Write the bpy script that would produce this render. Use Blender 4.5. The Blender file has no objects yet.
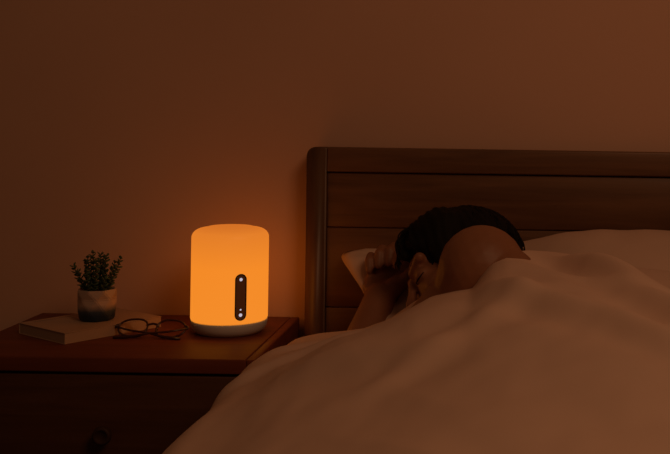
import bpy, bmesh, math, random
import numpy as np
from mathutils import Vector, Matrix, noise

random.seed(7)
scene = bpy.context.scene
COL = scene.collection
PI = math.pi

# ------------------------------------------------------------------ camera
F, CX, CY, CZ, ROLL = 1050.0, 500.0, 116.0, 0.88, math.radians(0.9)
cam_d = bpy.data.cameras.new('camera')
cam = bpy.data.objects.new('camera', cam_d); COL.objects.link(cam)
cam_d.sensor_width = 36.0
cam_d.lens = F * 36.0 / 670.0
cam_d.shift_x = -(CX - 335.0) / 670.0
cam_d.shift_y = -(227.0 - CY) / 670.0
cam_d.clip_start = 0.02
cam.matrix_world = Matrix.Translation((0, 0, CZ)) @ Matrix.Rotation(PI/2, 4, 'X') @ Matrix.Rotation(ROLL, 4, 'Z')
scene.camera = cam
scene.view_settings.view_transform = 'Standard'
scene.view_settings.look = 'None'
scene.view_settings.exposure = 0.0
scene.view_settings.gamma = 1.0
scene.view_settings.use_curve_mapping = False

# ------------------------------------------------------------------ helpers
def at(px, py, D):
    dx, dy = px-CX, py-CY
    u = dx*math.cos(ROLL)+dy*math.sin(ROLL); v = -dx*math.sin(ROLL)+dy*math.cos(ROLL)
    return (u/F*D, D, CZ-v/F*D)

def tag(o, label=None, cat=None, group=None, kind=None):
    if label: o['label'] = label
    if cat: o['category'] = cat
    if group: o['group'] = group
    if kind: o['kind'] = kind
    return o

def empty(name, loc=(0, 0, 0), rot=(0, 0, 0)):
    o = bpy.data.objects.new(name, None); COL.objects.link(o)
    o.location = loc; o.rotation_euler = rot
    o.empty_display_size = 0.05
    return o

def link(name, bm, mat=None, parent=None, smooth=True, loc=None, rot=None):
    me = bpy.data.meshes.new(name)
    bmesh.ops.recalc_face_normals(bm, faces=bm.faces)
    bm.to_mesh(me); bm.free()
    if mat: me.materials.append(mat)
    for p in me.polygons: p.use_smooth = smooth
    o = bpy.data.objects.new(name, me); COL.objects.link(o)
    if parent: o.parent = parent
    if loc: o.location = loc
    if rot: o.rotation_euler = rot
    return o

def box(bm, x0, x1, y0, y1, z0, z1, bev=0.0, seg=2):
    r = bmesh.ops.create_cube(bm, size=1.0)
    vs = r['verts']
    for v in vs:
        v.co = Vector(((x0+x1)/2 + v.co.x*(x1-x0), (y0+y1)/2 + v.co.y*(y1-y0), (z0+z1)/2 + v.co.z*(z1-z0)))
    if bev > 0:
        es = list({e for v in vs for e in v.link_edges})
        bmesh.ops.bevel(bm, geom=es, offset=bev, segments=seg, affect='EDGES', profile=0.5)

def lathe(bm, prof, n=64, cap=True):
    rings = []
    for (r, z) in prof:
        if r < 1e-6:
            rings.append([bm.verts.new((0, 0, z))])
        else:
            rings.append([bm.verts.new((r*math.cos(2*PI*i/n), r*math.sin(2*PI*i/n), z)) for i in range(n)])
    for a, b in zip(rings[:-1], rings[1:]):
        for i in range(n):
            j = (i+1) % n
            if len(a) == 1 and len(b) == 1: continue
            if len(a) == 1: bm.faces.new((a[0], b[i], b[j]))
            elif len(b) == 1: bm.faces.new((a[i], a[j], b[0]))
            else: bm.faces.new((a[i], a[j], b[j], b[i]))

def tube(bm, pts, r, n=8, closed=False, flat=1.0):
    pts = [Vector(p) for p in pts]
    N = len(pts)
    rad = r if isinstance(r, (list, tuple)) else [r]*N
    rings = []; up = None
    for i, p in enumerate(pts):
        if closed: t = pts[(i+1) % N] - pts[i-1]
        else: t = pts[min(i+1, N-1)] - pts[max(i-1, 0)]
        t.normalize()
        if up is None:
            up = t.orthogonal().normalized()
        up = (up - t*up.dot(t)).normalized()
        s = t.cross(up)
        rings.append([bm.verts.new(p + (up*math.cos(2*PI*k/n) + s*math.sin(2*PI*k/n)*flat)*rad[i]) for k in range(n)])
    m = N if closed else N-1
    for i in range(m):
        a, b = rings[i], rings[(i+1) % N]
        off = 0
        if closed and i == N-1:
            off = min(range(n), key=lambda q: sum((a[k].co - b[(k+q) % n].co).length for k in range(n)))
        for k in range(n):
            bm.faces.new((a[k], a[(k+1) % n], b[(k+1+off) % n], b[(k+off) % n]))
    if not closed:
        bm.faces.new(rings[0][::-1]); bm.faces.new(rings[-1])

def hull(bm, balls, sub=2):
    """closed convex skin round a few balls (centre, radius)"""
    t = bmesh.new()
    for c, r in balls:
        bmesh.ops.create_icosphere(t, subdivisions=sub, radius=r, matrix=Matrix.Translation(Vector(c)))
    res = bmesh.ops.convex_hull(t, input=t.verts)
    dead = [g for g in res['geom_interior'] + res['geom_unused'] if isinstance(g, bmesh.types.BMVert)]
    bmesh.ops.delete(t, geom=list(set(dead)), context='VERTS')
    loose = [v for v in t.verts if not v.link_faces]
    bmesh.ops.delete(t, geom=loose, context='VERTS')
    bmesh.ops.recalc_face_normals(t, faces=t.faces)
    me = bpy.data.meshes.new('tmp'); t.to_mesh(me); t.free(); bm.from_mesh(me); bpy.data.meshes.remove(me)

def chain(bm, balls, sub=2):
    for a, b in zip(balls[:-1], balls[1:]): hull(bm, [a, b], sub)

def ellipsoid(bm, c, axes, radii, sub=3):
    M = Matrix((axes[0], axes[1], axes[2])).transposed().to_4x4()
    M = Matrix.Translation(Vector(c)) @ M @ Matrix.Diagonal((*radii, 1))
    bmesh.ops.create_icosphere(bm, subdivisions=sub, radius=1.0, matrix=M)

def baked(o, mods):
    """apply modifiers given as (type, settings) and keep one plain mesh"""
    for k, (ty, st) in enumerate(mods):
        m = o.modifiers.new('m%d' % k, ty)
        for a, v in st.items(): setattr(m, a, v)
    dg = bpy.context.evaluated_depsgraph_get(); dg.update()
    me = bpy.data.meshes.new_from_object(o.evaluated_get(dg))
    o.modifiers.clear()
    old = o.data; mats = [m for m in old.materials]
    o.data = me; me.name = old.name
    if not me.materials:
        for m in mats: me.materials.append(m)
    bpy.data.meshes.remove(old)
    for p in me.polygons: p.use_smooth = True
    return o

# ------------------------------------------------------------------ materials
def mat(name, color, rough=0.6, spec=0.5, metallic=0.0, sss=0.0):
    m = bpy.data.materials.new(name); m.use_nodes = True
    b = m.node_tree.nodes['Principled BSDF']
    b.inputs['Base Color'].default_value = (*color, 1)
    b.inputs['Roughness'].default_value = rough
    b.inputs['Specular IOR Level'].default_value = spec
    b.inputs['Metallic'].default_value = metallic
    if sss:
        b.inputs['Subsurface Weight'].default_value = sss
        b.inputs['Subsurface Radius'].default_value = (0.012, 0.004, 0.002)
    return m

def nodes(m): return m.node_tree.nodes, m.node_tree.links, m.node_tree.nodes['Principled BSDF']

def add_noise(m, c1, c2, scale, stretch=(1, 1, 1), detail=4, bump=0.0, bscale=None, bdist=0.002, dist=0.0, rough=0.5):
    N, L, b = nodes(m)
    tc = N.new('ShaderNodeTexCoord'); mp = N.new('ShaderNodeMapping')
    mp.inputs['Scale'].default_value = stretch
    L.new(tc.outputs['Object'], mp.inputs['Vector'])
    n = N.new('ShaderNodeTexNoise'); n.inputs['Scale'].default_value = scale
    n.inputs['Detail'].default_value = detail; n.inputs['Distortion'].default_value = dist
    n.inputs['Roughness'].default_value = rough
    L.new(mp.outputs['Vector'], n.inputs['Vector'])
    r = N.new('ShaderNodeValToRGB')
    r.color_ramp.elements[0].position = 0.32; r.color_ramp.elements[1].position = 0.68
    r.color_ramp.elements[0].color = (*c1, 1); r.color_ramp.elements[1].color = (*c2, 1)
    L.new(n.outputs['Fac'], r.inputs['Fac']); L.new(r.outputs['Color'], b.inputs['Base Color'])
    if bump:
        src = n
        if bscale:
            src = N.new('ShaderNodeTexNoise'); src.inputs['Scale'].default_value = bscale
            src.inputs['Detail'].default_value = 3
            L.new(mp.outputs['Vector'], src.inputs['Vector'])
        bp = N.new('ShaderNodeBump'); bp.inputs['Strength'].default_value = bump
        bp.inputs['Distance'].default_value = bdist
        L.new(src.outputs['Fac'], bp.inputs['Height']); L.new(bp.outputs['Normal'], b.inputs['Normal'])
    return m

def wood(name, dark, light, axis='x', rough=0.38, spec=0.5, scale=9):
    m = mat(name, light, rough, spec)
    st = {'x': (0.35, 5, 5), 'y': (5, 0.35, 5), 'z': (5, 5, 0.35)}[axis]
    return add_noise(m, dark, light, scale, st, 7, 0.25, None, 0.0008, 0.6, 0.62)

M = {}
M['wall'] = add_noise(mat('wall_paint', (.55, .5, .45), .9, .2), (.67, .385, .275), (.72, .42, .30), 2.2, detail=5, bump=.25, bscale=320, bdist=.0006)
M['ceil'] = mat('ceiling_paint', (.6, .56, .52), .9, .2)
M['floor'] = wood('floor_boards', (.10, .055, .028), (.17, .095, .05), 'y', .45)
M['skirt'] = mat('skirting_paint', (.5, .46, .4), .5)
M['woodx'] = wood('walnut_along', (.115, .048, .020), (.20, .088, .040), 'x', .42)
M['woodz'] = wood('walnut_upright', (.105, .043, .018), (.18, .078, .034), 'z', .42)
M['woody'] = wood('walnut_deep', (.105, .043, .018), (.18, .078, .034), 'y', .42)
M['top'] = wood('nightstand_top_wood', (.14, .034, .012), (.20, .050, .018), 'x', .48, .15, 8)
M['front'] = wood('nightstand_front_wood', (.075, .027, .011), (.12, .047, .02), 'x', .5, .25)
M['knob'] = wood('knob_wood', (.04, .016, .008), (.065, .028, .013), 'z', .55, .2)
M['linen'] = add_noise(mat('duvet_cotton', (.7, .62, .54), .92, .15), (.71, .475, .365), (.76, .51, .39), 3, detail=3, bump=.18, bscale=900, bdist=.0004)
M['pillow'] = add_noise(mat('pillow_cotton', (.68, .6, .52), .92, .15), (.66, .44, .335), (.71, .475, .36), 4, detail=3, bump=.2, bscale=700, bdist=.0004)
M['mattress'] = mat('mattress_ticking', (.62, .58, .52), .9, .2)
M['skin'] = add_noise(mat('skin', (.44, .24, .15), .5, .4, 0, .12), (.27, .105, .052), (.31, .125, .062), 14, detail=4, bump=.12, bscale=420, bdist=.0004)
M['nail'] = mat('finger_nail', (.40, .2, .13), .4)
M['hair'] = mat('hair_strands', (.010, .006, .004), .75, .15)
M['base'] = mat('lamp_base_plastic', (.72, .70, .66), .45)
M['ring'] = mat('panel_rim', (.05, .03, .02), .35)
M['soil'] = mat('potting_soil', (.03, .02, .014), 1.0)
M['stem'] = mat('succulent_stem', (.05, .07, .03), .6)
M['leaf'] = add_noise(mat('succulent_leaf', (.06, .1, .05), .45, .4), (.04, .075, .035), (.085, .125, .06), 60)
M['frame'] = mat('spectacle_acetate', (.05, .014, .010), .25, .6)
M['metal'] = mat('hinge_metal', (.5, .42, .32), .3, .5, 1.0)
M['cover'] = add_noise(mat('book_cover_card', (.55, .48, .40), .6, .3), (.42, .26, .17), (.47, .30, .20), 9)
M['ink'] = mat('cover_print', (.16, .12, .10), .6)

def paper():
    m = mat('book_pages', (.62, .55, .45), .85, .2)
    N, L, b = nodes(m)
    tc = N.new('ShaderNodeTexCoord'); w = N.new('ShaderNodeTexWave')
    w.bands_direction = 'Z'; w.inputs['Scale'].default_value = 260; w.inputs['Distortion'].default_value = 1.5
    r = N.new('ShaderNodeValToRGB'); r.color_ramp.elements[0].color = (.38, .24, .16, 1); r.color_ramp.elements[1].color = (.50, .33, .23, 1)
    L.new(tc.outputs['Object'], w.inputs['Vector']); L.new(w.outputs['Fac'], r.inputs['Fac']); L.new(r.outputs['Color'], b.inputs['Base Color'])
    return m
M['pages'] = paper()

def dip_dye():
    m = mat('dip_dyed_ceramic', (.6, .55, .5), .5, .4)
    N, L, b = nodes(m)
    tc = N.new('ShaderNodeTexCoord'); s = N.new('ShaderNodeSeparateXYZ'); n = N.new('ShaderNodeTexNoise')
    n.inputs['Scale'].default_value = 60; n.inputs['Detail'].default_value = 5
    mr = N.new('ShaderNodeMath'); mr.operation = 'MULTIPLY_ADD'; mr.inputs[1].default_value = .006
    L.new(tc.outputs['Object'], s.inputs[0]); L.new(tc.outputs['Object'], n.inputs['Vector'])
    L.new(n.outputs['Fac'], mr.inputs[0]); L.new(s.outputs['Z'], mr.inputs[2])
    rg = N.new('ShaderNodeMapRange'); rg.inputs['From Min'].default_value = .013; rg.inputs['From Max'].default_value = .031
    L.new(mr.outputs[0], rg.inputs['Value'])
    r = N.new('ShaderNodeValToRGB')
    r.color_ramp.elements[0].color = (.010, .024, .050, 1); r.color_ramp.elements[1].color = (.50, .34, .26, 1)
    r.color_ramp.elements[1].position = 1.0
    e = r.color_ramp.elements.new(.4); e.color = (.045, .06, .085, 1)
    L.new(rg.outputs[0], r.inputs['Fac']); L.new(r.outputs['Color'], b.inputs['Base Color'])
    return m
M['pot'] = dip_dye()

def glass():
    m = bpy.data.materials.new('lens_glass'); m.use_nodes = True
    N, L, b = nodes(m)
    b.inputs['Base Color'].default_value = (1, 1, 1, 1); b.inputs['Roughness'].default_value = .02
    b.inputs['Transmission Weight'].default_value = 1.0; b.inputs['IOR'].default_value = 1.05
    return m
M['glass'] = glass()

def glow(name, color, strength):
    m = bpy.data.materials.new(name); m.use_nodes = True
    N, L, b = nodes(m)
    b.inputs['Base Color'].default_value = (.02, .02, .02, 1)
    b.inputs['Emission Color'].default_value = (*color, 1)
    b.inputs['Emission Strength'].default_value = strength
    return m

def shade_mat():
    # glowing diffuser: the light source inside sits low, so the shell gives a little less light near its top
    m = glow('glowing_diffuser', (.87, .245, .020), 1.0)
    N, L, b = nodes(m)
    b.inputs['Base Color'].default_value = (.10, .08, .06, 1)
    b.inputs['Roughness'].default_value = .45
    tc = N.new('ShaderNodeTexCoord'); s = N.new('ShaderNodeSeparateXYZ')
    L.new(tc.outputs['Object'], s.inputs[0])
    r = N.new('ShaderNodeValToRGB'); rg = N.new('ShaderNodeMapRange')
    rg.inputs['From Min'].default_value = .02; rg.inputs['From Max'].default_value = .19
    L.new(s.outputs['Z'], rg.inputs['Value']); L.new(rg.outputs[0], r.inputs['Fac'])
    e = r.color_ramp.elements
    e[0].position = 0; e[0].color = (.90, .262, .022, 1)
    e[1].position = 1; e[1].color = (.56, .130, .014, 1)
    a = e.new(.55); a.color = (.90, .255, .020, 1)
    a = e.new(.9); a.color = (.76, .205, .020, 1)
    L.new(r.outputs['Color'], b.inputs['Emission Color'])
    return m
M['shade'] = shade_mat()
M['led'] = glow('white_led', (.62, .56, .66), .9)
M['panel'] = mat('touch_strip', (.30, .15, .08), .35, .4)

# ------------------------------------------------------------------ room shell
WY = 1.972
def struct(name, bm, m, smooth=False):
    return tag(link(name, bm, m, None, smooth), kind='structure')
bm = bmesh.new(); box(bm, -3.5, 3.5, WY, WY+.12, 0, 2.5); struct('wall_back', bm, M['wall'])
bm = bmesh.new(); box(bm, -3.5, 3.5, -2.5, WY, -.1, 0); struct('floor', bm, M['floor'])
bm = bmesh.new(); box(bm, -3.5, 3.5, WY-.015, WY, 0, .09, .004); struct('baseboard_back', bm, M['skirt'])

# ------------------------------------------------------------------ nightstand
TX0, TX1, TY0, TY1, TZ = -.848, -.3675, 1.609, 1.957, .50
ns = empty('nightstand', ((TX0+TX1)/2, (TY0+TY1)/2, 0))
tag(ns, 'reddish brown wooden nightstand with a round drawer knob, standing left of the bed', 'nightstand')
hx, hy = (TX1-TX0)/2, (TY1-TY0)/2
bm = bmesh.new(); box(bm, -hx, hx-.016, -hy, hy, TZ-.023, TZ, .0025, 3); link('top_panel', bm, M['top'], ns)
for s in (-1, 1):
    bm = bmesh.new()
    if s > 0: box(bm, hx-.016, hx, -hy+.0005, hy, .10, TZ-.0004, .0025)
    else: box(bm, -hx+.004, -hx+.020, -hy+.0005, hy, .10, TZ-.0235, .0025)
    link('side_panel', bm, M['top'] if s > 0 else M['woodz'], ns)
bm = bmesh.new(); box(bm, -hx+.02, hx-.016, hy-.012, hy-.002, .10, TZ-.024); link('back_panel', bm, M['woodx'], ns)
bm = bmesh.new(); box(bm, -hx+.02, hx-.016, -hy+.01, hy-.012, .10, .115); link('bottom_panel', bm, M['woodx'], ns)
bm = bmesh.new(); box(bm, -hx+.02, hx-.016, -hy+.022, -hy+.05, .285, .30); link('divider_rail', bm, M['woodx'], ns)
for z0, z1 in ((.297, .4725), (.118, .292)):
    bm = bmesh.new(); box(bm, -hx+.022, hx-.018, -hy+.004, -hy+.022, z0, z1, .002)
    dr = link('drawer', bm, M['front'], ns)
    bm = bmesh.new()
    lathe(bm, [(0, 0), (.006, 0), (.006, .008), (.0125, .012), (.0145, .018), (.0135, .023), (.010, .0245), (.0085, .0225), (0, .0218)], 32)
    for v in bm.verts: v.co = Vector((v.co.x, -v.co.z, v.co.y))
    kx = -.597 - (TX0+TX1)/2
    link('knob', bm, M['knob'], dr, loc=(kx, -hy+.0042, (z0+z1)/2))
for sx in (-1, 1):
    for sy in (-1, 1):
        bm = bmesh.new()
        hull(bm, [((sx*(hx-.022), sy*(hy-.02), .095), .014), ((sx*(hx-.022), sy*(hy-.02), .012), .011)])
        for v in bm.verts: v.co.z = max(v.co.z, 0.0)
        link('leg', bm, M['woodz'], ns)

# ------------------------------------------------------------------ bedside lamp
lamp = empty('bedside_lamp', (-.4632, 1.818, TZ))
tag(lamp, 'glowing orange cylindrical bedside lamp with rounded top and vertical touch strip', 'lamp')
bm = bmesh.new()
R = .0652
prof = [(0, .0225), (R-.006, .0225), (R-.001, .0235), (R, .026)]
prof += [(R, z) for z in np.linspace(.03, .152, 12)]
for a in np.linspace(0, PI/2, 14)[1:]:
    prof.append((R-.020+.020*math.cos(a), .1630+.0165*math.sin(a)))
prof += [(.038, .1817), (.025, .1829), (.010, .1834), (0, .1835)]
lathe(bm, prof, 96)
shade = link('shade', bm, M['shade'], lamp)
bm = bmesh.new()
lathe(bm, [(0, 0), (.0515, 0), (.055, .0012), (.0605, .0062), (.064, .0125), (.0648, .0185), (.0648, .0218), (.063, .0224), (0, .0224)], 96)
link('base', bm, M['base'], lamp)
# touch strip wrapped on the shade
ang0 = math.radians(-90 + 15.3 + 15.0)
def on_shade(u, z, r):
    a = ang0 + u/R
    return Vector((r*math.cos(a), r*math.sin(a), z))
def pill(bm, w, z0, z1, r_in, r_out, n=20):
    out = []
    hw = w/2
    for k in range(n+1):
        a = PI*k/n; out.append((hw*math.cos(a), z1-hw+hw*math.sin(a)))
    for k in range(n+1):
        a = PI+PI*k/n; out.append((hw*math.cos(a), z0+hw+hw*math.sin(a)))
    # scanline grid so the face follows the curve
    A = [bm.verts.new(on_shade(u, z, r_out)) for u, z in out]
    B = [bm.verts.new(on_shade(u, z, r_in)) for u, z in out]
    for i in range(len(A)):
        j = (i+1) % len(A); bm.faces.new((A[i], A[j], B[j], B[i]))
    m = len(A)
    for k in range(m//2-1):
        a, b_, c, d = A[k], A[k+1], A[m-2-k], A[m-1-k]
        bm.faces.new((a, b_, c, d)) if len({a, b_, c, d}) == 4 else None
    bm.faces.new(B)
bm = bmesh.new(); pill(bm, .0172, .0305, .1075, R-.004, R+.0009)
tp = link('touch_strip', bm, M['panel'], lamp, smooth=False)
bm = bmesh.new()
ringpts = []
for k in range(17):
    a = PI*k/16; ringpts.append(on_shade(  .0088*math.cos(a), .1075-.0092+.0090*math.sin(a), R+.0008))
for k in range(17):
    a = PI+PI*k/16; ringpts.append(on_shade(.0088*math.cos(a), .0305+.0092+.0090*math.sin(a), R+.0008))
tube(bm, ringpts, .0011, 8, True)
link('rim', bm, M['ring'], tp)
for z, r in ((.0988, .0027), (.0482, .0015), (.0392, .0029)):
    bm = bmesh.new()
    p = on_shade(0, z, R+.0009)
    bmesh.ops.create_uvsphere(bm, u_segments=16, v_segments=8, radius=1)
    nrm = Vector((math.cos(ang0), math.sin(ang0), 0)); t = Vector((-nrm.y, nrm.x, 0))
    for v in bm.verts: v.co = p + nrm*v.co.x*.0006 + t*v.co.y*r + Vector((0, 0, 1))*v.co.z*r
    link('button', bm, M['led'], tp)

# ------------------------------------------------------------------ book
bl = Vector((-.802, 1.777, TZ)); bf = Vector((-.7325, 1.70, TZ)) # rough corners; exact frame below
ang = math.radians(54.5)
bk = empty('book', (-.697, 1.694, TZ), (0, 0, ang))
tag(bk, 'thin cream paperback book lying flat on the nightstand under the potted plant', 'book')
BW, BH, BT = .186, .134, .0185      # local x = long side, local y = short side
bm = bmesh.new(); box(bm, .001, BW-.001, .0008, BH-.0012, .0012, BT-.0012); link('page_block', bm, M['pages'], bk, False)
for z0, z1 in ((0.0002, .0012), (BT-.0012, BT)):
    bm = bmesh.new(); box(bm, 0, BW, 0, BH, z0, z1, .0003, 1); link('cover', bm, M['cover'], bk, False)
bm = bmesh.new(); box(bm, 0, BW, BH-.0012, BH, .0010, BT-.0010, .0003, 1); link('spine', bm, M['cover'], bk, False)
bm = bmesh.new()
random.seed(3)
xx = .010
y = BH-.014
x = .020
while x < .105:
    w = random.choice((.002, .003, .0045, .006)); box(bm, x, x+w, y, y+.0022, BT, BT+.00012); x += w+.0012
link('printed_line', bm, M['ink'], bk, False)

# ------------------------------------------------------------------ potted succulent
PX, PY, PZ = -.6890, 1.809, TZ+BT
pl = empty('potted_succulent', (PX, PY, PZ))
pl.scale = (.95, .95, 1.04)
tag(pl, 'small dark green succulent in a white pot with dip-dyed navy base, standing on the book', 'plant')
bm = bmesh.new()
n = 8
rings = []
prs = [(0.0, .027, 0), (.002, .0305, 0), (.018, .0345, .5), (.036, .0335, 0), (.049, .0350, .5), (.0515, .0345, .5), (.0515, .0305, .5), (.043, .0295, .5)]
for z, r, off in prs:
    rings.append([bm.verts.new((r*math.cos(2*PI*(i+off)/n+.3), r*math.sin(2*PI*(i+off)/n+.3), z)) for i in range(n)])
for q, (a, b_) in enumerate(zip(rings[:-1], rings[1:])):
    o0, o1 = prs[q][2], prs[q+1][2]
    for i in range(n):
        j = (i+1) % n
        if o0 == o1: bm.faces.new((a[i], a[j], b_[j], b_[i]))
        elif o0 < o1:
            bm.faces.new((a[i], a[j], b_[i])); bm.faces.new((a[j], b_[j], b_[i]))
        else:
            bm.faces.new((a[i], b_[j], b_[i])); bm.faces.new((a[i], a[j], b_[j]))
bm.faces.new(rings[0][::-1]); bm.faces.new(rings[-1])
bmesh.ops.bevel(bm, geom=list(bm.edges), offset=.0012, segments=2, affect='EDGES')
link('pot', bm, M['pot'], pl, False)
bm = bmesh.new(); lathe(bm, [(0, .047), (.015, .0475), (.027, .0460), (.0285, .0435), (0, .0435)], 32)
for v in bm.verts: v.co.z += .001*noise.noise(v.co*200)
link('soil', bm, M['soil'], pl)

def leaf(bm, p, d, up, L, W, T):
    d = d.normalized(); s = d.cross(up).normalized(); u = s.cross(d)
    rows = []
    for k, (t, w, h) in enumerate(((0, .25, 0), (.25, .8, .04), (.55, 1, .10), (.82, .75, .20), (1.0, .15, .28))):
        c = p + d*L*t + u*L*h
        rows.append([bm.verts.new(c - s*W*w/2), bm.verts.new(c + u*T*w), bm.verts.new(c + s*W*w/2), bm.verts.new(c - u*T*w)])
    for a, b_ in zip(rows[:-1], rows[1:]):
        for k in range(4): bm.faces.new((a[k], a[(k+1) % 4], b_[(k+1) % 4], b_[k]))
    bm.faces.new(rows[0][::-1]); bm.faces.new(rows[-1])
random.seed(11)
# (base x, base y, tip x, tip y, height)
stems = [(-.004, -.004, -.005, -.010, .062), (.004, .002, .004, .004, .058), (.008, -.006, .020, -.012, .058), (-.010, .002, -.021, .000, .047),
         (-.014, -.004, -.039, -.010, .040), (-.012, -.012, -.026, -.022, .032), (.012, .000, .040, .002, .052), (.015, -.006, .034, -.014, .040),
         (.000, .012, -.004, .022, .046), (.009, .010, .022, .024, .042), (-.006, -.016, -.010, -.026, .034), (.014, -.014, .022, -.026, .022),
         (-.008, -.004, -.014, -.010, .054), (-.002, -.012, .006, -.020, .050), (.002, .006, .010, .010, .050)]
for (bx, by, tx, ty, h) in stems:
    p0 = Vector((bx, by, .044)); p1 = Vector((tx, ty, .049+h))
    mid = (p0+p1)/2 + Vector(((tx-bx)*.18, (ty-by)*.18, -.002))
    pts = []
    for k in range(13):
        t = k/12; pts.append(p0*(1-t)**2 + mid*2*t*(1-t) + p1*t*t)
    bm = bmesh.new(); tube(bm, pts, [.0014-.0006*k/12 for k in range(13)], 6)
    st = link('stem', bm, M['stem'], pl)
    bm = bmesh.new()
    nn = int(h/.0046)
    for q in range(nn+1):
        t = .12 + .88*q/nn
        p = p0*(1-t)**2 + mid*2*t*(1-t) + p1*t*t
        ax = (p1-p0).normalized()
        ph = q*PI/2 + random.uniform(-.3, .3)
        o = ax.orthogonal().normalized()
        o = Matrix.Rotation(ph, 3, ax) @ o
        for sg in (1, -1):
            L_ = random.uniform(.0085, .0118)*(1-.25*t if q < nn else .7)
            leaf(bm, p, o*sg + ax*random.uniform(.15, .6), ax, L_, L_*.85, .0012)
    leaf(bm, p1, ax + o*.3, o, .006, .004, .0009)
    link('leaves', bm, M['leaf'], st)

# ------------------------------------------------------------------ eyeglasses
gx = -.5795
gl = empty('eyeglasses', (gx, 1.765, TZ), (0, 0, math.radians(-3)))
tag(gl, 'dark-framed oval eyeglasses with folded temples lying on the nightstand beside the book', 'glasses')
tilt = math.radians(48)
def G(u, w, off=0.0):      # u across, w up along the tilted front
    c = .022
    return Vector((u, (w)*math.cos(tilt) - .004*(abs(u)/.06)**2*0 + off*math.sin(tilt), .0018 + (w+.0165)*math.sin(tilt) - off*math.cos(tilt)*0))
def rim_pts(cx, k=1.0):
    out = []
    for i in range(40):
        a = 2*PI*i/40
        ex = .0245*k*math.copysign(abs(math.cos(a))**.85, math.cos(a))
        ez = .0165*k*math.copysign(abs(math.sin(a))**.85, math.sin(a))
        out.append((cx+ex, ez - .001*math.sin(2*a)*(1 if cx > 0 else -1)))
    return out
fr = None
for sx in (-1, 1):
    bm = bmesh.new(); tube(bm, [G(u, w) for u, w in rim_pts(sx*.0325)], .0017, 8, True)
    f = link('rim', bm, M['frame'], gl)
    bm = bmesh.new()
    r1 = [bm.verts.new(G(u, w, .0003)) for u, w in rim_pts(sx*.0325, .97)]
    r2 = [bm.verts.new(G(u, w, -.0003)) for u, w in rim_pts(sx*.0325, .97)]
    bm.faces.new(r1); bm.faces.new(r2[::-1])
    for i in range(40): bm.faces.new((r1[i], r1[(i+1) % 40], r2[(i+1) % 40], r2[i]))
    tag(link('lens', bm, M['glass'], f, False), 'clear lens')
    bm = bmesh.new(); tube(bm, [G(sx*.011, -.002), G(sx*.0095, -.006, .0)+Vector((0, -.003, 0)), G(sx*.0085, -.010)+Vector((0, -.004, .001))], .0009, 6)
    link('nose_pad', bm, M['frame'], f)
bm = bmesh.new()
tube(bm, [G(-.0105, .004), G(-.006, .0075), G(0, .0088), G(.006, .0075), G(.0105, .004)], .0019, 8)
link('bridge', bm, M['frame'], gl)
for sx in (-1, 1):
    bm = bmesh.new(); a = G(sx*.0560, .006); b_ = G(sx*.0610, .0055)+Vector((0, -.002, -.001))
    tube(bm, [a, b_, b_+Vector((0, -.004, -.003))], .0019, 8); link('hinge', bm, M['frame'], gl)
    bm = bmesh.new()
    tip = Vector((-sx*.056, -.0215-(.003 if sx > 0 else 0), .0022)); h0 = b_+Vector((0, -.003, -.002))
    pts = [h0, h0.lerp(tip, .25)+Vector((0, -.002, -.001)), h0.lerp(tip, .5)+Vector((0, -.001 - .002*(sx > 0), .0003)),
           Vector((-sx*.022, -.0175-(.003 if sx > 0 else 0), .0048)), Vector((-sx*.038, -.0195-(.003 if sx > 0 else 0), .0030)), tip]
    tube(bm, pts, [.0017, .0017, .0017, .0020, .0026, .0022], 8)
    link('temple', bm, M['frame'], gl)

# ------------------------------------------------------------------ bed frame, mattress
HX0, HX1, HYF, HYB = -.3515, 1.24, 1.92, 1.952
bed = empty('bed_frame', ((HX0+HX1)/2, 1.0, 0))
tag(bed, 'dark brown wooden bed frame with tall panelled headboard against the wall', 'bed')
bo = Vector(((HX0+HX1)/2, 1.0, 0))
def bpart(name, m, *a, bev=.003, seg=3):
    bm = bmesh.new(); x0, x1, y0, y1, z0, z1 = a
    box(bm, x0-bo.x, x1-bo.x, y0-bo.y, y1-bo.y, z0, z1, bev, seg); return link(name, bm, m, bed)
HT = .818
for sx in (0, 1):
    bm = bmesh.new()
    x0, x1 = (HX0, HX0+.0365) if sx == 0 else (HX1-.0365, HX1)
    # outline with a rounded outer top corner, given depth
    r = .015; pts = []
    for k in range(9):
        a = PI/2 + PI/2*k/8; pts.append((x0+r+r*math.cos(a), HT-r+r*math.sin(a)))
    pts = [(x1, 0), (x1, HT)] + pts + [(x0, 0)]
    if sx: pts = [(x0+x1-px_, pz_) for px_, pz_ in pts]
    A = [bm.verts.new((px_-bo.x, HYF-.004-bo.y, pz_)) for px_, pz_ in pts]
    B = [bm.verts.new((px_-bo.x, HYB-bo.y, pz_)) for px_, pz_ in pts]
    bm.faces.new(A); bm.faces.new(B[::-1])
    for i in range(len(A)): bm.faces.new((A[i], A[(i+1) % len(A)], B[(i+1) % len(A)], B[i]))
    es = [e for e in bm.edges if all(v in A for v in e.verts) or all(v in B for v in e.verts)]
    bmesh.ops.bevel(bm, geom=es, offset=.003, segments=3, affect='EDGES')
    link('headboard_post', bm, M['woodz'], bed)
bpart('headboard_top_rail', M['woodx'], HX0+.037, HX1-.037, HYF-.004, HYB, .7735, HT, bev=.003)
bm = bmesh.new()
zz = [.30, .40, .525, .6715, .7725]
for a, b_ in zip(zz[:-1], zz[1:]):
    box(bm, HX0+.037-bo.x, HX1-.037-bo.x, HYF+.003-bo.y, HYB-.006-bo.y, a+.0006, b_-.0006, .0022, 2)
link('headboard_panel', bm, M['woodx'], bed)
for x0, x1 in ((HX0+.006, HX0+.030), (HX1-.030, HX1-.006)):
    bpart('side_rail', M['woody'], x0, x1, -.02, HYF-.006, .20, .32)
bpart('foot_rail', M['woodx'], HX0+.006, HX1-.006, -.045, -.021, .20, .32)
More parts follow.
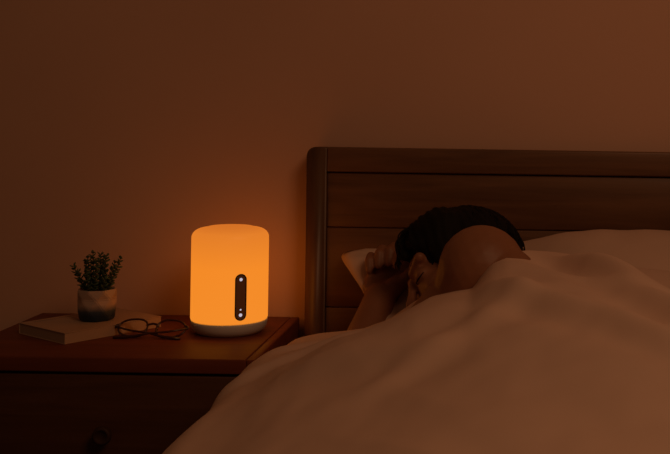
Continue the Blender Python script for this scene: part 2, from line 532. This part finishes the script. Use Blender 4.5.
bpart('slat_base', M['woodx'], HX0+.031, HX1-.031, -.02, HYF-.006, .20, .225, bev=.001)
for x in (HX0+.03, HX1-.03):
    bpart('leg', M['woodz'], x-.022, x+.022, -.043, .001, 0, .199)
MX0, MX1 = -.312, 1.200
bm = bmesh.new(); box(bm, MX0, MX1, -.015, 1.905, .226, .400, .035, 5)
mt = link('mattress', bm, M['mattress']); tag(mt, 'thick pale mattress on the wooden bed frame under the duvet', 'mattress')

# ------------------------------------------------------------------ pillows
def pillow(name, cx, cy, cz, w, d, t, tiltx, yaw, label, sag=None, ears=.10, seed=1, sl=None):
    bm = bmesh.new()
    n = 56
    V = {}
    for side in (1, -1):
        for i in range(n+1):
            for j in range(n+1):
                if side == -1 and (i in (0, n) or j in (0, n)):
                    V[(side, i, j)] = V[(1, i, j)]; continue
                u = -1 + 2*i/n; v = -1 + 2*j/n
                # concave sides between poking corners
                x = u*w/2*(1 - ears*(1-v*v)*abs(u)**3)
                y = v*d/2*(1 - ears*(1-u*u)*abs(v)**3)
                mx = max(abs(u), abs(v)); rr = (abs(u)**9+abs(v)**9)**(1/9)
                if rr > 0: x *= mx/rr; y *= mx/rr
                if sl: x *= 1 - sl(x, y)
                h = ((1-abs(u)**3.6)*(1-abs(v)**3.6))**.55
                co = Vector((x, y, 0))
                wr = noise.noise(Vector((x*9+seed, y*9, side*3)))*.006 + noise.noise(Vector((x*26+seed, y*15, side*5)))*.0022
                # small gathers near the seams
                e = max(abs(u), abs(v))
                wr += .003*math.sin((u if abs(v) > abs(u) else v)*34+seed)*max(0, e-.7)/.3
                z = side*(t/2*h) + wr*(h**.5)
                if sag: z += sag(x, y, side)*h
                V[(side, i, j)] = bm.verts.new((x, y, z))
        for i in range(n):
            for j in range(n):
                f = (V[(side, i, j)], V[(side, i+1, j)], V[(side, i+1, j+1)], V[(side, i, j+1)])
                bm.faces.new(f if side == 1 else f[::-1])
    o = link(name, bm, M['pillow'], loc=(cx, cy, cz), rot=(tiltx, 0, yaw))
    tag(o, label, 'pillow')
    return o
def dent(x, y, side):
    g = math.exp(-(((x+.14)/.12)**2 + ((y+.03)/.12)**2))          # pressed in by the head
    k = math.exp(-(((x+.30)/.075)**2 + ((y-.08)/.11)**2))          # and by the hand
    r = 1/(1+math.exp(-(x+.05)/.03))
    return (-.030*g - .060*k if side > 0 else 0) + .043*r - .014*(1-r)
def slant(x, y):      # the near left corner is tucked in under the head
    return .42*max(0, min(1, (.18-y)/.40)) if x < 0 else 0
pillow('pillow', .116, 1.715, .543, .84, .425, .13, math.radians(27), math.radians(-1),
       'upper pale pillow leaning on the headboard, under the sleeper\'s head and hand', dent, .09, 1, slant)
pillow('pillow', .100, 1.715, .462, .80, .40, .085, math.radians(6), math.radians(0),
       'lower pale pillow, mostly hidden beneath the upper pillow beside the forearm', None, .06, 5, slant)

# ------------------------------------------------------------------ duvet
# head-side edge of the duvet: x, y, z of its upper edge, metres
EP = [at(*q) for q in ((300, 337, 1.69), (320, 333, 1.69), (340, 331, 1.68), (365, 328, 1.665), (390, 318, 1.64), (412, 303, 1.60), (436, 289, 1.555), (458, 286, 1.50),
                       (474, 285, 1.460), (482, 272, 1.445), (492, 260, 1.445), (506, 252, 1.46), (525, 249.5, 1.49), (548, 251, 1.53), (573, 254, 1.57), (598, 260, 1.60),
                       (622, 266, 1.62), (670, 271, 1.65))]
EP = [(-.36, 1.695, .512)] + EP + [(.40, 1.66, .59), (.6, 1.66, .56), (1.2, 1.66, .53)]
ex = np.array([p[0] for p in EP]); ey = np.array([p[1] for p in EP]); ez = np.array([p[2] for p in EP])
XL, XR = -.360, 1.262
def edge(X):
    return float(np.interp(X, ex, ey)), float(np.interp(X, ex, ez))
# body ridge under the cover
spine = [(.03, 1.50, .165), (.07, 1.36, .175), (.15, 1.05, .165), (.12, .80, .13), (.18, .45, .10), (.22, .2, .09)]
def ridge(X, Y):
    xs = np.interp(Y, [s[1] for s in spine[::-1]], [s[0] for s in spine[::-1]])
    hs = np.interp(Y, [s[1] for s in spine[::-1]], [s[2] for s in spine[::-1]])
    w = .22+.15*min(1, max(0, (1.52-Y)/.32)) if X < xs else .34
    e = min(1, max(0, (X+.37)/.17)); e = e*e*(3-2*e)      # flattens towards the side of the bed
    return hs*math.exp(-((X-xs)/w)**2)*(e if Y < 1.45 else e+(1-e)*min(1, (Y-1.45)/.1))
folds = []   # (x0,y0,x1,y1,height,width)
def crease(px0, py0, px1, py1, z, h, w):
    a = []
    for px, py in ((px0, py0), (px1, py1)):
        dx, dy = px-CX, py-CY
        u = dx*math.cos(ROLL)+dy*math.sin(ROLL); v = -dx*math.sin(ROLL)+dy*math.cos(ROLL)
        D = (CZ-z)*F/v; a += [u/F*D, D]
    folds.append((*a, h, w))
crease(560, 300, 690, 372, .62, .015, .024)
crease(515, 285, 660, 330, .63, .009, .020)
crease(520, 362, 670, 415, .60, .011, .022)
crease(510, 274, 620, 300, .65, .005, .016)
crease(470, 316, 620, 345, .61, .005, .020)
crease(285, 352, 400, 330, .53, .008, .020)
crease(390, 425, 500, 396, .57, .006, .026)
crease(330, 400, 440, 425, .56, .006, .028)
crease(250, 380, 330, 372, .53, .007, .020)
crease(385, 335, 450, 318, .56, .007, .016)
def seg_d(X, Y, f):
    x0, y0, x1, y1 = f[:4]
    dx, dy = x1-x0, y1-y0; L2 = dx*dx+dy*dy
    t = ((X-x0)*dx+(Y-y0)*dy)/L2
    tc = max(0, min(1, t))
    wob = .012*noise.noise(Vector((X*7, Y*7, f[5]*100)))
    sd = ((X-x0)*dy-(Y-y0)*dx)/math.sqrt(L2)+wob
    over = (t-tc)*math.sqrt(L2)
    return sd, over, t
def relief(X, Y):
    z = .008*noise.noise(Vector((X*3.1, Y*3.1, 1.7))) + .006*noise.noise(Vector((X*7.5+3, Y*6-2, 4.1)))
    a = noise.noise(Vector(((X+Y*.45)*11, (Y-X*.35)*3.2, 9.0)))
    z += .0032*(1-abs(a)*2)
    z += .0012*noise.noise(Vector((X*34, Y*24, 2)))
    for f in folds:
        sd, over, t = seg_d(X, Y, f)
        e = math.exp(-(over/.05)**2)
        z += f[4]*e*(math.exp(-(sd/f[5])**2) - .55*math.exp(-((sd-f[5]*1.6)/f[5]/1.2)**2))
    return z
def top_z(X, Y):
    Ye, Ze = edge(X)
    base = .515 + ridge(X, Y) + .012*math.exp(-((X+.34)/.09)**2) + .016*math.exp(-((X+.33)/.10)**2-((Y-1.45)/.15)**2)
    d = max(0, Ye-Y)
    t = 1-math.exp(-(d/.21)**1.6)
    z = Ze*(1-t) + base*t
    k = 1-math.exp(-(d/.13)**2)
    return z + relief(X, Y)*(.10+.90*k)
YF = -.05
bm = bmesh.new()
NX, NY = 300, 230
CR = .050
def cross(s, Ycol):
    """s in metres along the section from the left hem: gives x, drop below top, sideways factor"""
    side = .20; arc = CR*PI/2; topw = (XR-XL)-2*CR
    if s < side: return XL, -(CR + (side-s)), 1.0, -1
    s -= side
    if s < arc:
        a = s/CR; return XL+CR*(1-math.cos(a)), -CR*(1-math.sin(a)), 1-a/(PI/2), -1
    s -= arc
    if s < topw: return XL+CR+s, 0, 0, 0
    s -= topw
    if s < arc:
        a = s/CR; return XR-CR*(1-math.sin(a)), -CR*(1-math.cos(a)), a/(PI/2), 1
    s -= arc
    return XR, -(CR+s), 1.0, 1
TOT = .4 + CR*PI + (XR-XL) - 2*CR
ss = []
# denser where the camera looks
for i in range(NX+1):
    t = i/NX
    ss.append(TOT*(.62*t + .38*t**3) / 1.0)
rows = []
for j in range(-5, NY+1):
    row = []
    for s in ss:
        X, dz, sf, sd = cross(s, 0)
        Xc = min(max(X, XL+.02), XR-.02)
        Ye, Ze = edge(Xc)
        if j >= 0:
            t = j/NY; Y = Ye + (YF-Ye)*(t*.9 + .1*t*t) if t < 1 else YF
            drop = 0; 
        else:
            # rolled-under rim of the thick edge
            k = -j; a = k/5*PI*1.0
            rr = .020
            Y = Ye + rr*math.sin(a)*.8 - (.05*(k-4) if k > 4 else 0); drop = -rr*(1-math.cos(a))
        Yq = min(Y, Ye)
        zt = top_z(Xc, Yq)
        z = zt + dz + drop
        if sf > 0:
            lowz = .20 + .012*noise.noise(Vector((Y*4, sd, 0)))
            zmax = zt
            z = max(z, lowz) if z > lowz else lowz - (lowz-z)*.15
            bul = .006*noise.noise(Vector((Y*6, z*5, sd*3))) + .003*math.sin(Y*21+2*noise.noise(Vector((Y*2, 0, 0))))*min(1, max(0, (zt-z)/.25))
            X = X + sd*(-abs(bul))*sf
        if sd < 0:
            q = min(1, max(0, (1.60-Y)/.10)); q2 = min(1, max(0, (1.50-Y)/.35)); X -= (.015*q*q*(3-2*q)-.012*q2)*sf
        row.append(bm.verts.new((X, Y, z)))
    rows.append(row)
for a, b_ in zip(rows[:-1], rows[1:]):
    for i in range(NX):
        bm.faces.new((a[i], a[i+1], b_[i+1], b_[i]))
# foot end hangs down
last = rows[-1]
prev = last
for k in range(1, 9):
    row = []
    for i, v in enumerate(last):
        zt = v.co.z
        row.append(bm.verts.new((v.co.x, YF-.03*math.sin(min(1, k/3)*PI/2)-.004*math.sin(v.co.x*30), zt-(zt-.2)*k/8 if zt > .2 else zt)))
    for i in range(NX): bm.faces.new((prev[i], prev[i+1], row[i+1], row[i]))
    prev = row
dv = link('duvet', bm, M['linen'])
baked(dv, [('SMOOTH', dict(factor=.5, iterations=2)), ('SOLIDIFY', dict(thickness=.010, offset=-1))])
tag(dv, 'large cream duvet spread over the bed and the sleeping person', 'duvet')

# ------------------------------------------------------------------ sleeping person
c = Vector((-.36, .65, .66)).normalized()
f = Vector((-.83, -.28, -.18)); f = (f - c*f.dot(c)).normalized()
s = f.cross(c).normalized()
if s.z < 0: s = -s            # upper (left) side of the head
H = Vector((-.055, 1.685, .621))
def h(a, b, d): return H + f*a + c*b + s*d
HA = (f, c, s)
bm = bmesh.new()
ellipsoid(bm, h(-.012, .018, 0), HA, (.093, .086, .073), 4)
ellipsoid(bm, h(.022, -.042, 0), HA, (.060, .070, .054), 4)
hull(bm, [(h(.060, -.098, 0), .017), (h(.045, -.075, .030), .018), (h(.045, -.075, -.030), .018), (h(.03, -.05, 0), .03)])
for q in (-1, 1):
    hull(bm, [(h(-.005, -.045, .050*q), .014), (h(.045, -.085, .028*q), .016), (h(.04, -.03, .045*q), .018)])
    ellipsoid(bm, h(.044, -.030, .032*q), HA, (.031, .028, .026), 3)
    hull(bm, [(h(.079, .020, .012*q), .008), (h(.068, .022, .048*q), .009)])
    ellipsoid(bm, h(.068, .000, .029*q), HA, (.0135, .0115, .0165), 3)
    hull(bm, [(h(.062, .028, .020*q), .018), (h(.058, -.02, .030*q), .018), (h(.06, -.055, .012*q), .020)])
    # ear
    ellipsoid(bm, h(-.008, -.010, .073*q), (( f*.9-s*.4*q).normalized(), c, (s*.9*q+f*.4).normalized()), (.018, .031, .006), 3)
    ellipsoid(bm, h(.087, -.037, .010*q), HA, (.009, .006, .006), 2)
chain(bm, [(h(.080, .012, 0), .0075), (h(.089, -.012, 0), .0072), (h(.0975, -.030, 0), .0084)])
hull(bm, [(h(.0975, -.030, 0), .0082), (h(.084, -.042, 0), .008), (h(.082, -.038, .011), .006), (h(.082, -.038, -.011), .006)])
for zc, ra in ((-.0625, .0062), (-.0735, .0070)):
    hull(bm, [(h(.083, zc, 0), ra), (h(.074, zc-.0015, .019), ra*.6), (h(.074, zc-.0015, -.019), ra*.6)])
# neck, torso, legs (under the cover)
LS = Vector((-.022, 1.462, .667)); RS = Vector((-.015, 1.56, .478))
neck0 = h(-.035, -.055, 0); neck1 = Vector((.035, 1.525, .585))
chain(bm, [(neck0, .056), (neck1, .060), (Vector((.06, 1.46, .58)), .085)], 3)
hull(bm, [(h(-.01, -.06, .015), .036), (h(.02, -.07, 0), .028), (neck1, .052)], 3)
chest = Vector((.070, 1.36, .53)); waist = Vector((.12, 1.16, .50)); hip = Vector((.14, .99, .50))
hull(bm, [(LS+Vector((.030, -.02, -.015)), .050), (RS+Vector((.04, -.02, .01)), .050), (chest, .09)], 3)
hull(bm, [(chest+Vector((0, 0, .02)), .085), (chest-Vector((.02, 0, .03)), .085), (waist+Vector((0, 0, .02)), .080), (waist-Vector((0, 0, .02)), .075)], 3)
hull(bm, [(waist+Vector((0, 0, .02)), .080), (waist-Vector((0, 0, .02)), .075), (hip+Vector((.01, 0, .025)), .082), (hip-Vector((0, 0, .02)), .080)], 3)
for dz, kx, kz in ((.03, -.05, .475), (-.03, .03, .450)):
    hp = hip+Vector((-.01, -.02, dz)); kn = Vector((kx, .64, kz)); an = Vector((kx+.20, .29, kz-.03)); toe = an+Vector((-.07, -.10, -.005))
    chain(bm, [(hp, .066), (kn, .046)], 2); chain(bm, [(kn, .050), (kn.lerp(an, .35)+Vector((.01, 0, 0)), .052), (an, .030)], 2)
    chain(bm, [(an, .032), (toe, .026), (toe+Vector((-.05, -.02, 0)), .018)], 2)
# upper (left) arm: shoulder in view, elbow under the cover
LE = Vector((-.165, 1.505, .475)); LH = Vector((-.02, 1.38, .455))
hull(bm, [(LS, .061), (LS+Vector((.015, .01, -.012)), .054), (LS+Vector((-.024, .012, -.040)), .046)], 3)
chain(bm, [(LS+Vector((-.024, .012, -.040)), .047), (LS.lerp(LE, .62), .046), (LE, .036)], 3)
chain(bm, [(LE, .035), (LE.lerp(LH, .35), .036), (LH, .026), (LH+Vector((.07, -.05, -.005)), .024)], 2)
hull(bm, [(LS+Vector((.012, .01, -.01)), .050), (Vector((.045, 1.50, .575)), .065)], 3)
# lower (right) arm: forearm rises from the cover, hand curled on the pillow
W = Vector(at(380, 298, 1.765)); RE = Vector((-.240, 1.600, .425))
chain(bm, [(RS, .048), (RS.lerp(RE, .5), .043), (RE, .036)], 2)
chain(bm, [(RE, .036), (RE.lerp(W, .35), .0385), (RE.lerp(W, .75), .0300), (W, .0265)], 3)
d = Vector((.12, .88, .46)).normalized()
a_ = Vector((.93, -.30, .0)); a_ = (a_ - d*a_.dot(d)).normalized()      # towards the thumb
n_ = a_.cross(d).normalized()
if n_.y > 0: n_ = -n_                                                   # palm side, faces the foot of the bed
def hd(x, y, z): return W + d*x + a_*y + n_*z
hull(bm, [(hd(.004, -.010, 0), .0195), (hd(.004, .010, 0), .0195), (hd(.070, -.030, -.002), .0120), (hd(.078, -.010, -.002), .0125), (hd(.078, .012, -.002), .0125), (hd(.072, .032, -.002), .0125)], 2)
hull(bm, [(hd(.018, .020, .010), .0150), (hd(.045, .030, .006), .0120)], 2)      # thumb mound
hull(bm, [(hd(.018, -.020, .008), .0130), (hd(.055, -.028, .006), .0100)], 2)
nails = []
fing = [(-.0280, .034, .021, .018, .0082, -7, (78, 88, 55)), (-.0095, .041, .025, .021, .0092, -2, (68, 95, 58)),
        (.0095, .043, .027, .022, .0095, 3, (62, 98, 60)), (.0285, .039, .024, .021, .0092, 8, (70, 90, 55))]
for y0, l1, l2, l3, r, fan, bends in fing:
    p = hd(.078 - abs(y0-.004)*.22, y0, -.001); ang_ = 0
    dd = (d*math.cos(math.radians(fan)) + a_*math.sin(math.radians(fan)))
    chainb = [(hd(.045, y0*.8, -.002), r*1.05), (p, r*1.12)]
    cur = p; tot = 0
    for L_, bnd, rr in zip((l1, l2, l3), bends, (r, r*.93, r*.82)):
        tot += bnd
        v = dd*math.cos(math.radians(tot)) + n_*math.sin(math.radians(tot))
        cur = cur + v*L_; chainb.append((cur, rr))
    chain(bm, chainb, 2)
    back = (-dd*math.sin(math.radians(tot)) + n_*math.cos(math.radians(tot)))
    nails.append((cur - v*.002, v, back, a_, r*.82))
tb = hd(.030, .034, .008)
tch = [(hd(.014, .020, .006), .0150), (tb, .0125)]
v1 = (d*.62 + a_*.62 + n_*.48).normalized(); v2 = (d*.88 + a_*.02 + n_*.47).normalized()
p1 = tb + v1*.034; p2 = p1 + v2*.027
tch += [(p1, .0102), (p2, .0085)]
chain(bm, tch, 2)
nails.append((p2 - v2*.002, v2, -(n_ - v2*n_.dot(v2)).normalized(), a_, .0085))

person = link('person', bm, M['skin'])
baked(person, [('REMESH', dict(mode='VOXEL', voxel_size=.0026)), ('SMOOTH', dict(factor=.5, iterations=5))])
tag(person, 'dark-haired person asleep under the duvet, bare shoulder raised, hand curled beside the face', 'person')
for (p, v, bk_, sd, r) in nails:
    bm = bmesh.new(); bmesh.ops.create_uvsphere(bm, u_segments=12, v_segments=8, radius=1)
    sv = v.cross(bk_).normalized()
    for q in bm.verts: q.co = p + v*(q.co.x*.0052+.0015) + sv*q.co.y*r*.62 + bk_*(r*.72 + q.co.z*.0022)
    link('fingernail', bm, M['nail'], person)

# brow and lashes of the side in view
bm = bmesh.new()
tube(bm, [h(.082, .021, .012), h(.080, .025, .026), h(.073, .026, .041), h(.061, .021, .052)], [.0010, .0016, .0015, .0006], 8, flat=1.6)
link('eyebrow', bm, M['hair'], person)
bm = bmesh.new()
tube(bm, [h(.079, -.006, .017), h(.0820, -.008, .026), h(.0785, -.008, .036), h(.070, -.005, .045)], [.0006, .0012, .0012, .0006], 6)
link('eyelash', bm, M['hair'], person)

# hair: a shaped mass with loose locks over it
bm = bmesh.new()
ellipsoid(bm, h(-.018, .029, .002), HA, (.092, .091, .084), 4)
ellipsoid(bm, h(-.040, -.015, .0), HA, (.064, .075, .072), 4)
hull(bm, [(h(-.055, -.06, .0), .045), (h(-.065, -.02, .0), .048)], 3)
for q in (1, -1):
    hull(bm, [(h(.022, .060, .050*q), .030), (h(.006, .020, .062*q), .022), (h(-.015, -.030, .062*q), .020), (h(-.03, .02, .062*q), .026)], 3)
    hull(bm, [(h(.040, .050, .055*q), .022), (h(.034, .010, .064*q), .015), (h(.020, -.035, .066*q), .015), (h(-.02, -.045, .062*q), .022)], 3)
# forehead fringe swept forward
hull(bm, [(h(.050, .078, .01), .028), (h(.074, .072, .010), .016), (h(.082, .050, .022), .008)], 3)
hull(bm, [(h(.050, .078, .03), .024), (h(.068, .058, .044), .012), (h(.060, .036, .058), .006)], 3)
hull(bm, [(h(.060, .088, .008), .018), (h(.077, .084, .012), .012), (h(.082, .066, .018), .008)], 2)
hull(bm, [(Vector(at(443, 240, 1.69)), .053), (H, .06)], 3)
# longer hair falling down the nape behind the shoulder
chain(bm, [(h(-.065, -.02, .0), .042), (Vector((.012, 1.61, .620)), .030), (Vector((.025, 1.56, .60)), .022)], 3)
hair = link('hair', bm, M['hair'], person)
baked(hair, [('REMESH', dict(mode='VOXEL', voxel_size=.004)), ('SMOOTH', dict(factor=.5, iterations=6))])
me = hair.data
for v in me.vertices:
    n3 = v.normal
    l = v.co - H
    a1 = math.atan2(l.dot(s), l.dot(f))
    v.co += n3*(0.0012*math.sin(a1*34+6*noise.noise(v.co*14)) + .003*noise.noise(v.co*40))
random.seed(5)
bm = bmesh.new(); bm.from_mesh(me)
for q in range(420):
    # start near the crown whorl, run over the mass towards a rim point
    th = random.uniform(0, 2*PI); st = Vector((random.gauss(-.05, .012), random.gauss(.085, .01), random.gauss(0, .02)))
    ed = Vector((math.cos(th)*.085-.015, random.uniform(-.045, .03)*(1 if math.cos(th) < .2 else 0)+(.055 if math.cos(th) > .2 else 0), math.sin(th)*.072))
    pts = []; L0 = random.uniform(.0, .25); L1 = random.uniform(.75, 1.0)
    for k in range(8):
        t = L0+(L1-L0)*k/7
        l = st.lerp(ed, t); l.y += .045*math.sin(t*PI)
        # push onto the shell
        e = Vector((l.x+.020, l.y-.026, l.z)); m_ = math.sqrt((e.x/.0935)**2+(e.y/.0935)**2+(e.z/.0855)**2)
        e = e/m_*(1+random.uniform(-.002, .006)) if k else e/m_
        pts.append(h(e.x-.020, e.y+.026, e.z))
    tube(bm, pts, [.0006, .0012, .0014, .0014, .0013, .0011, .0008, .0003], 4)
for q in range(26):     # stray locks at the forehead
    z0 = random.uniform(-.02, .05)
    p0 = h(.065, .085, z0); p1 = h(.094+random.uniform(-.004, .006), .074, z0+.004); p2 = h(.090+random.uniform(-.003, .006), random.uniform(.036, .055), z0+random.uniform(0, .02))
    pts = [p0*(1-t)**2+p1*2*t*(1-t)+p2*t*t for t in [k/7 for k in range(8)]]
    tube(bm, pts, [.0012, .0014, .0014, .0013, .0012, .0010, .0007, .0003], 4)
bm.to_mesh(me); bm.free()
for p in me.polygons: p.use_smooth = True

# ------------------------------------------------------------------ light
w = bpy.data.worlds.new('world'); scene.world = w; w.use_nodes = True
bg = w.node_tree.nodes['Background']
bg.inputs['Color'].default_value = (1.0, .52, .26, 1); bg.inputs['Strength'].default_value = .032
def area(name, loc, target, size, energy, color):
    L = bpy.data.lights.new(name, 'AREA'); L.shape = 'SQUARE'; L.size = size; L.energy = energy; L.color = color
    o = bpy.data.objects.new(name, L); COL.objects.link(o); o.location = loc
    o.rotation_euler = (Vector(target)-Vector(loc)).to_track_quat('-Z', 'Y').to_euler()
    return o
area('room_fill_light', (.85, .05, 2.10), (.35, 1.5, .5), .8, 7.2, (1.0, .53, .265))  # unseen soft fill, added for the warm ambient light from front right
